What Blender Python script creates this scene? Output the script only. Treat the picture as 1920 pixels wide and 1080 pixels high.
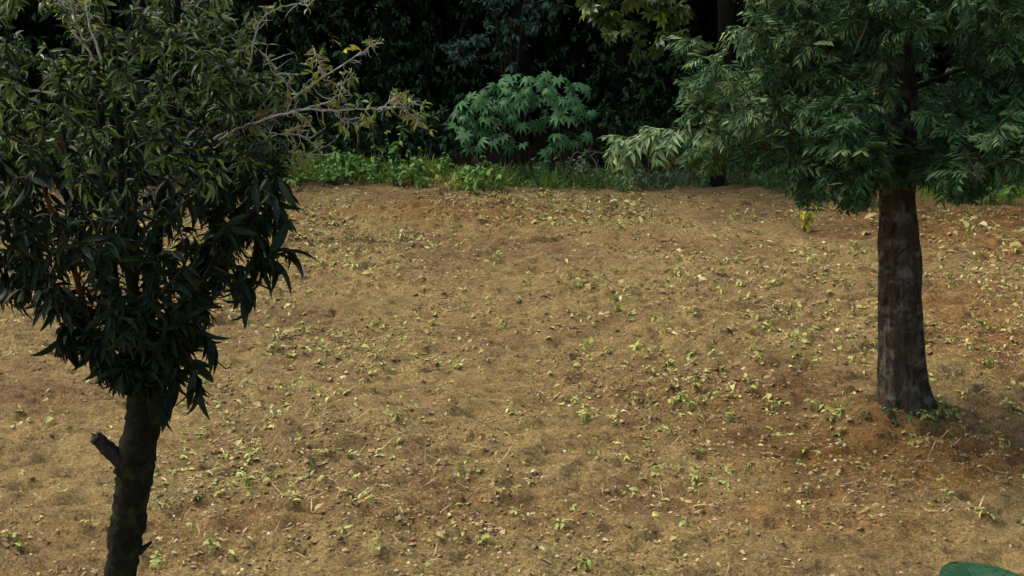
import bpy, math
import numpy as np
from mathutils import Matrix, Vector

R = math.radians
for o in list(bpy.data.objects):
    bpy.data.objects.remove(o)
scene = bpy.context.scene
COL = scene.collection

# ------------------------------------------------------------------ camera
F_PX = 2400.0                      # focal length in photo pixels (1920 wide)
PITCH = math.atan(617.0 / F_PX)    # horizon a little above the top edge
CAM = np.array([0.0, 0.0, 3.0])
cd = bpy.data.cameras.new('camera')
cam = bpy.data.objects.new('camera', cd)
COL.objects.link(cam)
cam.location = CAM
cam.rotation_euler = (R(90) - PITCH, 0, 0)
cd.sensor_width = 36.0
cd.lens = 36.0 * F_PX / 1920.0
cd.clip_start = 0.05
cd.clip_end = 2000.0
scene.camera = cam

# ------------------------------------------------------------------ sky + sun (thin bright overcast, light from beyond the trees)
SUN_EL, SUN_AZ = 56.0, -72.0       # azimuth from +Y towards +X
world = bpy.data.worlds.new('World')
scene.world = world
world.use_nodes = True
nt = world.node_tree
bg = nt.nodes['Background']
sky = nt.nodes.new('ShaderNodeTexSky')
sky.sky_type = 'NISHITA'
sky.sun_disc = False
sky.sun_elevation = R(SUN_EL)
sky.sun_rotation = R(SUN_AZ)
sky.air_density = 1.0
sky.dust_density = 6.0
sky.ozone_density = 0.6
nt.links.new(sky.outputs[0], bg.inputs[0])
bg.inputs[1].default_value = 0.135
sd = bpy.data.lights.new('sun', 'SUN')
sd.energy = 1.25
sd.angle = R(28)
sd.color = (1.0, 0.97, 0.92)
sun = bpy.data.objects.new('sun', sd)
COL.objects.link(sun)
sdir = Vector((math.sin(R(SUN_AZ)) * math.cos(R(SUN_EL)), math.cos(R(SUN_AZ)) * math.cos(R(SUN_EL)), math.sin(R(SUN_EL))))
sun.rotation_euler = sdir.to_track_quat('Z', 'Y').to_euler()
sun.location = sdir * 50

vs = scene.view_settings
vs.view_transform = 'Standard'
vs.look = 'None'
vs.exposure = 0.8
vs.gamma = 1.0
vs.use_curve_mapping = False

# ------------------------------------------------------------------ photo pixel -> place
_r = np.array([1.0, 0, 0])
_f = np.array([0, math.cos(PITCH), -math.sin(PITCH)])
_u = np.array([0, math.sin(PITCH), math.cos(PITCH)])
def ray(x, y):
    return _f + (x - 960) / F_PX * _r - (y - 540) / F_PX * _u
def on_ground(x, y, z=0.0):
    d = ray(x, y)
    return CAM + d * ((z - CAM[2]) / d[2])
def at_y(x, y, Y):
    d = ray(x, y)
    return CAM + d * (Y / d[1])
def project(P):
    v = np.atleast_2d(P) - CAM
    dep = v @ _f
    dep = np.where(np.abs(dep) < 1e-3, 1e-3, dep)
    return 960 + (v @ _r) / dep * F_PX, 540 - (v @ _u) / dep * F_PX, dep

# ------------------------------------------------------------------ mesh helpers
def mesh_tris(name, V, F, smooth=True):
    V = np.asarray(V, np.float32); F = np.asarray(F, np.int32)
    k = F.shape[1]
    me = bpy.data.meshes.new(name)
    me.vertices.add(len(V)); me.vertices.foreach_set('co', V.ravel())
    me.loops.add(F.size); me.loops.foreach_set('vertex_index', F.ravel())
    me.polygons.add(len(F))
    me.polygons.foreach_set('loop_start', np.arange(0, F.size, k, dtype=np.int32))
    me.polygons.foreach_set('loop_total', np.full(len(F), k, np.int32))
    me.polygons.foreach_set('use_smooth', np.full(len(F), smooth, bool))
    me.update(calc_edges=True)
    return me
def put(name, me, mat=None, parent=None):
    if mat is not None and len(me.materials) == 0:
        me.materials.append(mat)
    o = bpy.data.objects.new(name, me)
    COL.objects.link(o)
    if parent is not None:
        o.parent = parent
    return o
def tag(o, label=None, cat=None, group=None, kind=None):
    if label: o['label'] = label
    if cat: o['category'] = cat
    if group: o['group'] = group
    if kind: o['kind'] = kind
    return o
def empty(name, loc):
    o = bpy.data.objects.new(name, None)
    o.empty_display_size = 0.1
    COL.objects.link(o)
    o.location = loc
    return o
def unit(v):
    v = np.asarray(v, float)
    return v / np.maximum(np.linalg.norm(v, axis=-1, keepdims=True), 1e-9)
def frames(D, up=(0, 0, 1), roll=None):
    """columns: width axis, length axis, normal"""
    D = unit(D)
    U = np.broadcast_to(np.asarray(up, float), D.shape)
    X = np.cross(D, U)
    bad = np.linalg.norm(X, axis=-1) < 1e-3
    X[bad] = (1, 0, 0)
    X = unit(X)
    Z = np.cross(X, D)
    if roll is not None:
        c, s = np.cos(roll)[:, None], np.sin(roll)[:, None]
        X, Z = X * c + Z * s, Z * c - X * s
    return np.stack([X, D, Z], axis=-1)
def scatter_mesh(name, tmpls, which, P, M, S):
    Vs, Fs, off = [], [], 0
    for t, (tv, tf) in enumerate(tmpls):
        idx = np.nonzero(which == t)[0]
        if len(idx) == 0: continue
        v = np.einsum('nij,kj->nki', M[idx], tv) * S[idx][:, None, None] + P[idx][:, None, :]
        f = tf[None] + (np.arange(len(idx)) * len(tv))[:, None, None] + off
        Vs.append(v.reshape(-1, 3)); Fs.append(f.reshape(-1, tf.shape[1])); off += v.shape[0] * v.shape[1]
    return mesh_tris(name, np.concatenate(Vs), np.concatenate(Fs))
def single_objects(name, meshes, which, P, M, S, parent, mat=None):
    out = []
    for i in range(len(P)):
        o = bpy.data.objects.new(name, meshes[which[i]])
        COL.objects.link(o)
        m = Matrix.Identity(4)
        for a in range(3):
            for b in range(3):
                m[a][b] = float(M[i][a, b] * S[i])
            m[a][3] = float(P[i][a])
        if parent is not None: o.parent = parent
        o.matrix_basis = m
        out.append(o)
    return out
def tube(pts, rad, n=6, rng=None, rough=0.0, cap=True):
    pts = np.asarray(pts, float); k = len(pts)
    rad = np.broadcast_to(np.asarray(rad, float), (k,))
    T = unit(np.gradient(pts, axis=0))
    ref = np.array([1.0, 0, 0]) if abs(T[0][0]) < 0.8 else np.array([0, 1.0, 0])
    X = unit(ref - T[0] * (ref @ T[0]))
    ang = np.arange(n) / n * 2 * np.pi
    V = []
    for i in range(k):
        X = unit(X - T[i] * (X @ T[i])); Y = np.cross(T[i], X)
        rr = rad[i] * (1 + (rng.normal(0, rough, n) if rng is not None and rough else 0))
        V.append(pts[i] + (np.cos(ang) * rr)[:, None] * X + (np.sin(ang) * rr)[:, None] * Y)
    V = np.concatenate(V)
    F = []
    for i in range(k - 1):
        for j in range(n):
            a, b = i * n + j, i * n + (j + 1) % n
            F.append((a, b, b + n)); F.append((a, b + n, a + n))
    if cap:
        V = np.concatenate([V, pts[-1:] + T[-1] * rad[-1] * 0.5, pts[:1]])
        c1, c0 = len(V) - 2, len(V) - 1
        for j in range(n):
            a, b = (k - 1) * n + j, (k - 1) * n + (j + 1) % n
            F.append((a, b, c1)); F.append(((j + 1) % n, j, c0))
    return V, np.array(F, np.int32)
def join(parts):
    Vs, Fs, off = [], [], 0
    for v, f in parts:
        Vs.append(v); Fs.append(f + off); off += len(v)
    return np.concatenate(Vs), np.concatenate(Fs)
def smooth_path(pts, n):
    pts = np.asarray(pts, float)
    P = np.concatenate([[2 * pts[0] - pts[1]], pts, [2 * pts[-1] - pts[-2]]])
    out = []
    m = len(pts) - 1
    for s in np.linspace(0, m, n):
        i = min(int(s), m - 1); t = s - i
        a, b, c, d = P[i], P[i + 1], P[i + 2], P[i + 3]
        out.append(0.5 * (2 * b + (c - a) * t + (2 * a - 5 * b + 4 * c - d) * t * t + (3 * b - a - 3 * c + d) * t ** 3))
    return np.array(out)

# ------------------------------------------------------------------ leaf shapes (length along +Y, normal +Z)
def blade(width=0.2, fold=0.35, droop=0.5, rows=4, wide_at=0.8, twist=0.0, blunt=1.0):
    V = [(0, 0, 0)]
    y = z = 0.0; a = 0.0; prev = 0.0
    ts = [(i + 1) / (rows + 1) for i in range(rows)]
    cs = []
    for t in ts + [1.0]:
        dt = t - prev; prev = t
        a -= droop * dt
        y += math.cos(a) * dt; z += math.sin(a) * dt
        cs.append((y, z, a))
    for t, (cy, cz, ca) in zip(ts, cs):
        w = width * 0.5 * math.sin(math.pi * t ** wide_at) ** blunt
        tw = twist * t
        for sx in (-1, 0, 1):
            up = abs(sx) * w * fold
            x = sx * w * math.cos(tw); zz = up + sx * w * math.sin(tw)
            V.append((x, cy - math.sin(ca) * zz, cz + math.cos(ca) * zz))
    V.append((0, cs[-1][0], cs[-1][1]))
    F = [(0, 2, 1), (0, 3, 2)]
    for r in range(rows - 1):
        b = 1 + r * 3
        for c in (0, 1):
            F += [(b + c, b + c + 1, b + c + 4), (b + c, b + c + 4, b + c + 3)]
    b = 1 + (rows - 1) * 3; tip = len(V) - 1
    F += [(b, b + 1, tip), (b + 1, b + 2, tip)]
    return np.array(V, float), np.array(F, np.int32)
def frond(rng, pairs=6, droop=0.9, w=0.034, lf=0.42):
    V, F = [], []
    def strip(p0, p1, p2, wd, nrm):
        b = len(V)
        d = unit(np.array(p2) - np.array(p0)); s = unit(np.cross(d, nrm)) * wd
        V.extend([p0, p1 - s, p1 + nrm * -wd * 0.5, p1 + s, p2])
        F.extend([(b, b + 1, b + 2), (b, b + 2, b + 3), (b + 1, b + 4, b + 2), (b + 2, b + 4, b + 3)])
    def rach(t):
        a = droop * t
        return np.array([0, t * math.cos(a * 0.5), -t * math.sin(a * 0.5)]), a
    for i in range(pairs):
        t = 0.16 + 0.74 * i / (pairs - 1)
        p, a = rach(t)
        L = lf * (0.55 + 0.75 * math.sin(math.pi * (0.2 + 0.65 * t))) * rng.uniform(0.85, 1.15)
        for s in (-1, 1):
            ang = rng.uniform(0.55, 0.85)
            d = np.array([s * math.sin(ang), math.cos(ang) * math.cos(a), -math.cos(ang) * math.sin(a) - 0.22 - rng.uniform(0, .2)])
            d = unit(d)
            e = p + d * L; e[2] -= 0.14 * L
            strip(p, p + d * L * 0.45, e, w * rng.uniform(0.8, 1.25), np.array([0, 0, 1.0]))
    p, a = rach(0.88); e, _ = rach(1.15)
    strip(p, (p + e) / 2, e, w, np.array([0, 0, 1.0]))
    p, _ = rach(0.0); q, _ = rach(0.5); e, _ = rach(0.92)
    strip(p, q, e, 0.010, np.array([0, 0, 1.0]))
    return np.array(V, float), np.array(F, np.int32)
def palmate(lobes=8, spread=2.5, w=0.13, base=0.30, rng=None, cup=0.25, notch=0.4):
    """star-shaped leaf; the petiole joins at the origin"""
    V, F = [(0, 0, 0)], []
    angs = np.linspace(-spread, spread, lobes)
    ring = []
    for i, a in enumerate(angs):
        L = (0.62 + 0.38 * math.cos(a * 0.55)) * (rng.uniform(0.9, 1.08) if rng is not None else 1)
        d = np.array([math.sin(a), math.cos(a)]); s = np.array([d[1], -d[0]])
        def add(r, off, dz=0.0):
            q = d * r + s * off
            V.append((q[0], q[1], -cup * r * r + dz)); return len(V) - 1
        l = add(L * 0.55, -w * L, 0.02); r = add(L * 0.55, w * L, 0.02)
        m = add(L * 0.5, 0, -0.02); t = add(L, 0, 0)
        ring.append((l, m, r, t))
    notches = []
    for i in range(lobes - 1):
        a = (angs[i] + angs[i + 1]) / 2
        V.append((math.sin(a) * notch * 0.8, math.cos(a) * notch * 0.8, -cup * notch * notch + 0.015)); notches.append(len(V) - 1)
    V.append((math.sin(angs[0] - .25) * .25, math.cos(angs[0] - .25) * .25, 0)); n0 = len(V) - 1
    V.append((math.sin(angs[-1] + .25) * .25, math.cos(angs[-1] + .25) * .25, 0)); n1 = len(V) - 1
    nl = [n0] + notches + [n1]
    for i, (l, m, r, t) in enumerate(ring):
        a, b = nl[i], nl[i + 1]
        F += [(0, m, a), (a, m, l), (l, m, t), (0, b, m), (b, r, m), (m, r, t)]
    return np.array(V, float), np.array(F, np.int32)

# ------------------------------------------------------------------ materials
def ramp(nt, stops):
    r = nt.nodes.new('ShaderNodeValToRGB')
    el = r.color_ramp.elements
    while len(el) < len(stops): el.new(0.5)
    for e, (p, c) in zip(el, stops):
        e.position = p; e.color = (*c, 1)
    return r
def leaf_mat(name, cols, rough=0.45, transl=0.2, spec=0.4, tcol=None):
    m = bpy.data.materials.new(name); m.use_nodes = True
    n = m.node_tree; b = n.nodes['Principled BSDF']; out = n.nodes['Material Output']
    g = n.nodes.new('ShaderNodeNewGeometry'); oi = n.nodes.new('ShaderNodeObjectInfo')
    ad = n.nodes.new('ShaderNodeMath'); ad.operation = 'ADD'
    fr = n.nodes.new('ShaderNodeMath'); fr.operation = 'FRACT'
    n.links.new(g.outputs['Random Per Island'], ad.inputs[0]); n.links.new(oi.outputs['Random'], ad.inputs[1])
    n.links.new(ad.outputs[0], fr.inputs[0])
    r = ramp(n, [(i / max(1, len(cols) - 1), c) for i, c in enumerate(cols)])
    n.links.new(fr.outputs[0], r.inputs[0])
    tc = n.nodes.new('ShaderNodeTexCoord'); no = n.nodes.new('ShaderNodeTexNoise')
    no.inputs['Scale'].default_value = 9.0; no.inputs['Detail'].default_value = 3
    n.links.new(tc.outputs['Object'], no.inputs['Vector'])
    hs = n.nodes.new('ShaderNodeHueSaturation')
    mp = n.nodes.new('ShaderNodeMapRange'); mp.inputs[1].default_value = 0.3; mp.inputs[2].default_value = 0.7
    mp.inputs[3].default_value = 0.72; mp.inputs[4].default_value = 1.28
    n.links.new(no.outputs[0], mp.inputs[0]); n.links.new(mp.outputs[0], hs.inputs['Value'])
    n.links.new(r.outputs[0], hs.inputs['Color'])
    n.links.new(hs.outputs[0], b.inputs['Base Color'])
    b.inputs['Roughness'].default_value = rough
    b.inputs['Specular IOR Level'].default_value = spec
    if transl > 0:
        t = n.nodes.new('ShaderNodeBsdfTranslucent'); mx = n.nodes.new('ShaderNodeMixShader')
        mx.inputs[0].default_value = transl
        n.links.new(hs.outputs[0], t.inputs[0]); n.links.new(b.outputs[0], mx.inputs[1]); n.links.new(t.outputs[0], mx.inputs[2])
        n.links.new(mx.outputs[0], out.inputs[0])
    return m
def bark_mat(name, dark, mid, lichen, amount=0.5, scale=14.0, bump=0.6):
    m = bpy.data.materials.new(name); m.use_nodes = True
    n = m.node_tree; b = n.nodes['Principled BSDF']
    tc = n.nodes.new('ShaderNodeTexCoord'); mp = n.nodes.new('ShaderNodeMapping')
    mp.inputs['Scale'].default_value = (1, 1, 0.3)
    n.links.new(tc.outputs['Object'], mp.inputs[0])
    n1 = n.nodes.new('ShaderNodeTexNoise'); n1.inputs['Scale'].default_value = scale * 2; n1.inputs['Detail'].default_value = 8; n1.inputs['Roughness'].default_value = 0.7
    n.links.new(mp.outputs[0], n1.inputs['Vector'])
    r1 = ramp(n, [(0.3, dark), (0.7, mid)]); n.links.new(n1.outputs[0], r1.inputs[0])
    n2 = n.nodes.new('ShaderNodeTexNoise'); n2.inputs['Scale'].default_value = scale * 0.8; n2.inputs['Detail'].default_value = 6; n2.inputs['Roughness'].default_value = 0.65
    n.links.new(tc.outputs['Object'], n2.inputs['Vector'])
    r2 = ramp(n, [(0.60 - 0.25 * amount, (0, 0, 0)), (0.76 - 0.2 * amount, (.85, .85, .85))]); n.links.new(n2.outputs[0], r2.inputs[0])
    mx = n.nodes.new('ShaderNodeMix'); mx.data_type = 'RGBA'
    n.links.new(r2.outputs[0], mx.inputs['Factor']); n.links.new(r1.outputs[0], mx.inputs['A']); mx.inputs['B'].default_value = (*lichen, 1)
    n.links.new(mx.outputs['Result'], b.inputs['Base Color'])
    b.inputs['Roughness'].default_value = 0.9; b.inputs['Specular IOR Level'].default_value = 0.15
    bp = n.nodes.new('ShaderNodeBump'); bp.inputs['Strength'].default_value = bump; bp.inputs['Distance'].default_value = 0.02
    n.links.new(n1.outputs[0], bp.inputs['Height']); n.links.new(bp.outputs[0], b.inputs['Normal'])
    return m

MAT = {}
MAT['left_leaf'] = leaf_mat('left_leaf', [(.005, .013, .006), (.008, .022, .008), (.012, .030, .009), (.006, .018, .009), (.022, .036, .007), (.005, .013, .006)], 0.48, 0.04, 0.18)  # near-black tones hold the painted shade of the lower crown
MAT['left_toplit_leaf'] = leaf_mat('left_toplit_leaf', [(.11, .20, .025), (.01, .034, .007), (.19, .28, .03), (.03, .09, .018), (.28, .38, .14), (.008, .028, .007), (.26, .32, .03), (.05, .13, .025), (.36, .44, .24), (.012, .045, .009), (.008, .03, .007)], 0.34, 0.30, 0.36)  # bright tones hold painted skylight on the upper leaves
MAT['spur_leaf'] = leaf_mat('spur_leaf', [(.24, .31, .05), (.17, .25, .05), (.33, .36, .05), (.34, .26, .06), (.20, .29, .07)], 0.5, 0.25, 0.3)
MAT['feather'] = leaf_mat('feather', [(.022, .064, .025), (.048, .122, .040), (.032, .096, .036), (.09, .175, .048), (.014, .044, .018), (.054, .128, .044), (.012, .040, .016)], 0.55, 0.12, 0.18)
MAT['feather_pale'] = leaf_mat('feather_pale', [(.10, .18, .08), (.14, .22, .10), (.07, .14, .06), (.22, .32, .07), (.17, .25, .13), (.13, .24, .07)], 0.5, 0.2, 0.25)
MAT['palm_leaf'] = leaf_mat('palm_leaf', [(.05, .17, .06), (.085, .24, .08), (.036, .12, .05), (.10, .24, .065), (.055, .18, .075)], 0.5, 0.16, 0.3)
MAT['blue_leaf'] = leaf_mat('blue_leaf', [(.06, .14, .105), (.085, .17, .125), (.05, .11, .075)], 0.5, 0.12, 0.35)
MAT['over_leaf'] = leaf_mat('over_leaf', [(.075, .125, .018), (.11, .16, .022), (.06, .10, .018), (.08, .15, .045)], 0.4, 0.2, 0.45)
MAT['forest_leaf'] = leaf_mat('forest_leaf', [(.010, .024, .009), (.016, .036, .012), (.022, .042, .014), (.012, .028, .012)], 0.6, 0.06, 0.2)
MAT['under_leaf'] = leaf_mat('under_leaf', [(.035, .085, .026), (.055, .115, .030), (.04, .095, .040), (.028, .07, .024)], 0.5, 0.08, 0.25)
MAT['weed'] = leaf_mat('weed', [(.12, .27, .045), (.17, .33, .05), (.10, .23, .06), (.21, .33, .05)], 0.5, 0.22, 0.3)
MAT['dark_weed'] = leaf_mat('dark_weed', [(.05, .12, .04), (.075, .16, .05), (.05, .11, .055), (.11, .16, .07)], 0.5, 0.18, 0.3)
MAT['grass'] = leaf_mat('grass', [(.16, .28, .03), (.22, .36, .04), (.27, .38, .05), (.15, .28, .04), (.34, .37, .06)], 0.55, 0.25, 0.25)
MAT['yellow_grass'] = leaf_mat('yellow_grass', [(.30, .28, .05), (.34, .30, .06), (.20, .28, .05), (.32, .22, .06)], 0.55, 0.25, 0.25)
MAT['seedling'] = leaf_mat('seedling', [(.34, .40, .09), (.42, .45, .11), (.22, .30, .07), (.52, .52, .17), (.36, .38, .08)], 0.5, 0.22, 0.3)
MAT['yellow_leaf'] = leaf_mat('yellow_leaf', [(.55, .48, .04), (.48, .45, .05), (.36, .38, .05)], 0.5, 0.25, 0.3)
MAT['litter'] = leaf_mat('litter', [(.34, .31, .09), (.42, .39, .13), (.30, .32, .07), (.36, .28, .11), (.55, .52, .28), (.32, .34, .08), (.18, .12, .06), (.26, .19, .09), (.40, .41, .11)], 0.7, 0.1, 0.2)
MAT['big_leaf'] = leaf_mat('big_leaf', [(.012, .055, .021), (.014, .062, .023)], 0.5, 0.15, 0.3)
MAT['big_vein'] = leaf_mat('big_vein', [(.020, .075, .030), (.022, .08, .032)], 0.5, 0, 0.3)
MAT['bark_left'] = bark_mat('bark_left', (.005, .005, .003), (.018, .017, .010), (.036, .055, .012), 0.33, 22)
MAT['bark_stub'] = bark_mat('bark_stub', (.015, .012, .011), (.06, .05, .045), (.10, .09, .08), 0.3, 20)
MAT['bark_red'] = bark_mat('bark_red', (.09, .035, .012), (.20, .085, .025), (.15, .08, .04), 0.2, 20)
MAT['lichen_twig'] = bark_mat('lichen_twig', (.24, .22, .175), (.44, .415, .35), (.56, .555, .46), 0.7, 40, 0.4)
MAT['twig'] = bark_mat('twig', (.020, .018, .011), (.06, .055, .03), (.12, .13, .08), 0.2, 25, 0.3)
MAT['bark_right'] = bark_mat('bark_right', (.010, .008, .006), (.115, .090, .060), (.24, .235, .19), 0.36, 13, 2.2)
MAT['limb_right'] = bark_mat('limb_right', (.008, .008, .006), (.03, .028, .018), (.06, .06, .045), 0.2, 14, .6)
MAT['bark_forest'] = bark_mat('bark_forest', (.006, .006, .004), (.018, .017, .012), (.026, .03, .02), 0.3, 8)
MAT['green_stem'] = leaf_mat('green_stem', [(.06, .11, .04), (.08, .13, .05)], 0.5, 0.0, 0.3)
MAT['dry_stem'] = leaf_mat('dry_stem', [(.16, .14, .09), (.22, .20, .13)], 0.7, 0.0, 0.2)
MAT['straw'] = leaf_mat('straw', [(.40, .32, .13), (.30, .26, .09), (.46, .38, .20), (.24, .16, .07)], 0.7, 0.0, 0.2)
MAT['scrap'] = leaf_mat('scrap', [(.38, .30, .14), (.28, .21, .09), (.46, .38, .20), (.16, .10, .05), (.36, .34, .12), (.10, .07, .04)], 0.8, 0.0, 0.15)
MAT['clod'] = leaf_mat('clod', [(.30, .215, .10), (.20, .135, .062), (.36, .27, .14), (.12, .08, .04), (.25, .17, .08), (.42, .33, .18)], 0.95, 0.0, 0.1)
MAT['stone'] = leaf_mat('stone', [(.58, .50, .36), (.46, .38, .25), (.66, .60, .46)], 0.8, 0.0, 0.2)

# soil
def soil_mat():
    m = bpy.data.materials.new('soil'); m.use_nodes = True
    n = m.node_tree; b = n.nodes['Principled BSDF']
    tc = n.nodes.new('ShaderNodeTexCoord')
    def noise(scale, det, rgh, vec=None):
        q = n.nodes.new('ShaderNodeTexNoise'); q.inputs['Scale'].default_value = scale
        q.inputs['Detail'].default_value = det; q.inputs['Roughness'].default_value = rgh
        n.links.new(vec or tc.outputs['Object'], q.inputs['Vector']); return q
    def mix(f, a, bb):
        q = n.nodes.new('ShaderNodeMix'); q.data_type = 'RGBA'
        for s, v in (('Factor', f), ('A', a), ('B', bb)):
            if isinstance(v, tuple): q.inputs[s].default_value = (*v, 1)
            elif isinstance(v, float): q.inputs[s].default_value = v
            else: n.links.new(v, q.inputs[s])
        return q.outputs['Result']
    big = noise(0.42, 3, 0.55); rb = ramp(n, [(0.36, (.166, .113, .052)), (0.52, (.230, .170, .069)), (0.66, (.184, .121, .057))]); n.links.new(big.outputs[0], rb.inputs[0])
    mid = noise(3.2, 6, 0.65); rm = ramp(n, [(0.28, (.68, .67, .68)), (0.52, (1, 1, 1)), (0.75, (1.16, 1.15, 1.10))]); n.links.new(mid.outputs[0], rm.inputs[0])
    mu = n.nodes.new('ShaderNodeMix'); mu.data_type = 'RGBA'; mu.blend_type = 'MULTIPLY'; mu.inputs['Factor'].default_value = 1
    n.links.new(rb.outputs[0], mu.inputs['A']); n.links.new(rm.outputs[0], mu.inputs['B'])
    fine = noise(26, 8, 0.78); rf = ramp(n, [(0.30, (.34, .32, .31)), (0.5, (1, 1, 1)), (0.68, (1.62, 1.58, 1.42))]); n.links.new(fine.outputs[0], rf.inputs[0])
    mu2 = n.nodes.new('ShaderNodeMix'); mu2.data_type = 'RGBA'; mu2.blend_type = 'MULTIPLY'; mu2.inputs['Factor'].default_value = 1
    n.links.new(mu.outputs['Result'], mu2.inputs['A']); n.links.new(rf.outputs[0], mu2.inputs['B'])
    f2 = noise(75, 4, 0.7); r2 = ramp(n, [(0.32, (.45, .43, .42)), (0.5, (1, 1, 1)), (0.66, (1.55, 1.5, 1.38))]); n.links.new(f2.outputs[0], r2.inputs[0])
    mu3 = n.nodes.new('ShaderNodeMix'); mu3.data_type = 'RGBA'; mu3.blend_type = 'MULTIPLY'; mu3.inputs['Factor'].default_value = 1
    n.links.new(mu2.outputs['Result'], mu3.inputs['A']); n.links.new(r2.outputs[0], mu3.inputs['B'])
    col = mu3.outputs['Result']
    # red earth patches and the litter floor of the wood in their own colour, plus darker spots, two of them painted crown shade
    def spot(px, py, rad, c, amt, soft=0.6):
        nonlocal col
        p = on_ground(px, py)
        vm = n.nodes.new('ShaderNodeVectorMath'); vm.operation = 'SUBTRACT'; n.links.new(tc.outputs['Object'], vm.inputs[0]); vm.inputs[1].default_value = (p[0], p[1], 0)
        ms = n.nodes.new('ShaderNodeVectorMath'); ms.operation = 'MULTIPLY'; n.links.new(vm.outputs[0], ms.inputs[0]); ms.inputs[1].default_value = (1 / rad[0], 1 / rad[1], 0)
        ln = n.nodes.new('ShaderNodeVectorMath'); ln.operation = 'LENGTH'; n.links.new(ms.outputs[0], ln.inputs[0])
        wb = noise(1.6, 4, 0.6)
        ad = n.nodes.new('ShaderNodeMath'); ad.operation = 'MULTIPLY_ADD'; n.links.new(wb.outputs[0], ad.inputs[0]); ad.inputs[1].default_value = 1.4; n.links.new(ln.outputs['Value'], ad.inputs[2])
        mr = n.nodes.new('ShaderNodeMapRange'); n.links.new(ad.outputs[0], mr.inputs[0]); mr.inputs[1].default_value = 1.75; mr.inputs[2].default_value = 1.75 - soft
        mr.inputs[3].default_value = 0; mr.inputs[4].default_value = amt
        mm = n.nodes.new('ShaderNodeMix'); mm.data_type = 'RGBA'; mm.blend_type = 'MULTIPLY'
        n.links.new(mr.outputs[0], mm.inputs['Factor']); n.links.new(col, mm.inputs['A']); mm.inputs['B'].default_value = (*c, 1)
        col = mm.outputs['Result']
    for a in SOIL_SPOTS: spot(*a)
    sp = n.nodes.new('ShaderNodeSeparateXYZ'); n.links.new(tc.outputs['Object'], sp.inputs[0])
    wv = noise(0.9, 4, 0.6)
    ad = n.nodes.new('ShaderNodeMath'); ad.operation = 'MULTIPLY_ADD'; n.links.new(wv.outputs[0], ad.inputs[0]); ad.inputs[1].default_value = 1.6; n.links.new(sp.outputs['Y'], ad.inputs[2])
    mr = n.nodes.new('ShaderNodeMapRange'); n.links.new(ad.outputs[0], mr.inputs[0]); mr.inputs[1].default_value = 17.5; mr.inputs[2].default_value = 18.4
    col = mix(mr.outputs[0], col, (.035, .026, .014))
    n.links.new(col, b.inputs['Base Color'])
    b.inputs['Roughness'].default_value = 0.95; b.inputs['Specular IOR Level'].default_value = 0.12
    bp = n.nodes.new('ShaderNodeBump'); bp.inputs['Strength'].default_value = 0.9; bp.inputs['Distance'].default_value = 0.03
    n.links.new(fine.outputs[0], bp.inputs['Height']); n.links.new(bp.outputs[0], b.inputs['Normal'])
    return m
SOIL_SPOTS = [
    (1680, 850, (1.2, 0.7), (1.0, .80, .62), 0.9), (1880, 620, (1.0, 2.4), (.92, .72, .66), 0.8),
    (1850, 430, (2.2, 2.0), (.82, .62, .54), 0.95), (860, 400, (2.0, 0.9), (.92, .74, .58), 0.7),
    (1560, 960, (0.9, 0.5), (1.0, .82, .72), 0.6),
    (1300, 730, (1.8, 0.6), (.86, .80, .78), 0.8), (850, 960, (1.6, .45), (.86, .78, .78), .8), (90, 740, (.8, .5), (.78, .72, .74), .8),
    (1450, 790, (1.7, .7), (.80, .73, .70), .85), (250, 1000, (1.2, .4), (.82, .74, .74), .7)]  # spots left of the right tree hold crown shade painted into the soil

# ------------------------------------------------------------------ ground sheet
_tab = np.random.default_rng(5).random((256, 256))
def vnoise(x, y, s, o=0.0):
    x = x / s + 17.3 + o * 7.1; y = y / s + 41.7 + o * 3.7
    xi, yi = np.floor(x).astype(int), np.floor(y).astype(int)
    fx, fy = x - xi, y - yi
    fx = fx * fx * (3 - 2 * fx); fy = fy * fy * (3 - 2 * fy)
    g = lambda a, b: _tab[a % 256, b % 256]
    return (g(xi, yi) * (1 - fx) + g(xi + 1, yi) * fx) * (1 - fy) + (g(xi, yi + 1) * (1 - fx) + g(xi + 1, yi + 1) * fx) * fy - 0.5
def ground_h(x, y, fine=True):
    x = np.asarray(x, float); y = np.asarray(y, float)
    h = 0.10 * vnoise(x, y, 3.1) + 0.05 * vnoise(x * .8, y, 1.1, 1)
    if fine:
        w = np.clip((9.6 - np.abs(x)) / 0.8, 0, 1) * np.clip((y - 4.6) / 0.5, 0, 1) * np.clip((18.6 - y) / 0.8, 0, 1)
        rough = 0.55 + 1.1 * np.clip(vnoise(x, y, 1.7, 9) + 0.5, 0, 1)
        t = vnoise(x * .7, y, .34, 2)
        c = 0.016 * t + 0.014 * vnoise(x * .7, y, .16, 3) + 0.040 * vnoise(x * .6, y, .07, 4) + 0.044 * vnoise(x * .2, y + .12 * vnoise(x, y, .8, 12), .10, 11)
        l = np.clip(vnoise(x * .8, y, .11, 6) - 0.15, 0, 1) * 0.11 - np.clip(vnoise(x * .6, y, .08, 7) - 0.2, 0, 1) * 0.18
        h = h + w * rough * (c + l)
    # earth heaped a little round the right tree
    b = RT
    h = h + 0.11 * np.exp(-(((x - b[0]) ** 2 + (y - b[1]) ** 2) / 0.16))
    return h
RT = on_ground(1692, 784)
def axis(lo, hi, step, far):
    core = np.arange(lo, hi + 1e-6, step)
    ext, d, s = [], 0.0, 0.15
    while d < far:
        d += s; s *= 1.35; ext.append(d)
    ext = np.array(ext)
    return np.concatenate([(lo - ext)[::-1], core, hi + ext])
gx, gy = axis(-9.0, 9.0, 0.031, 400), axis(4.6, 18.4, 0.029, 400)
GX, GY = np.meshgrid(gx, gy)
GZ = ground_h(GX, GY)
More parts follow.
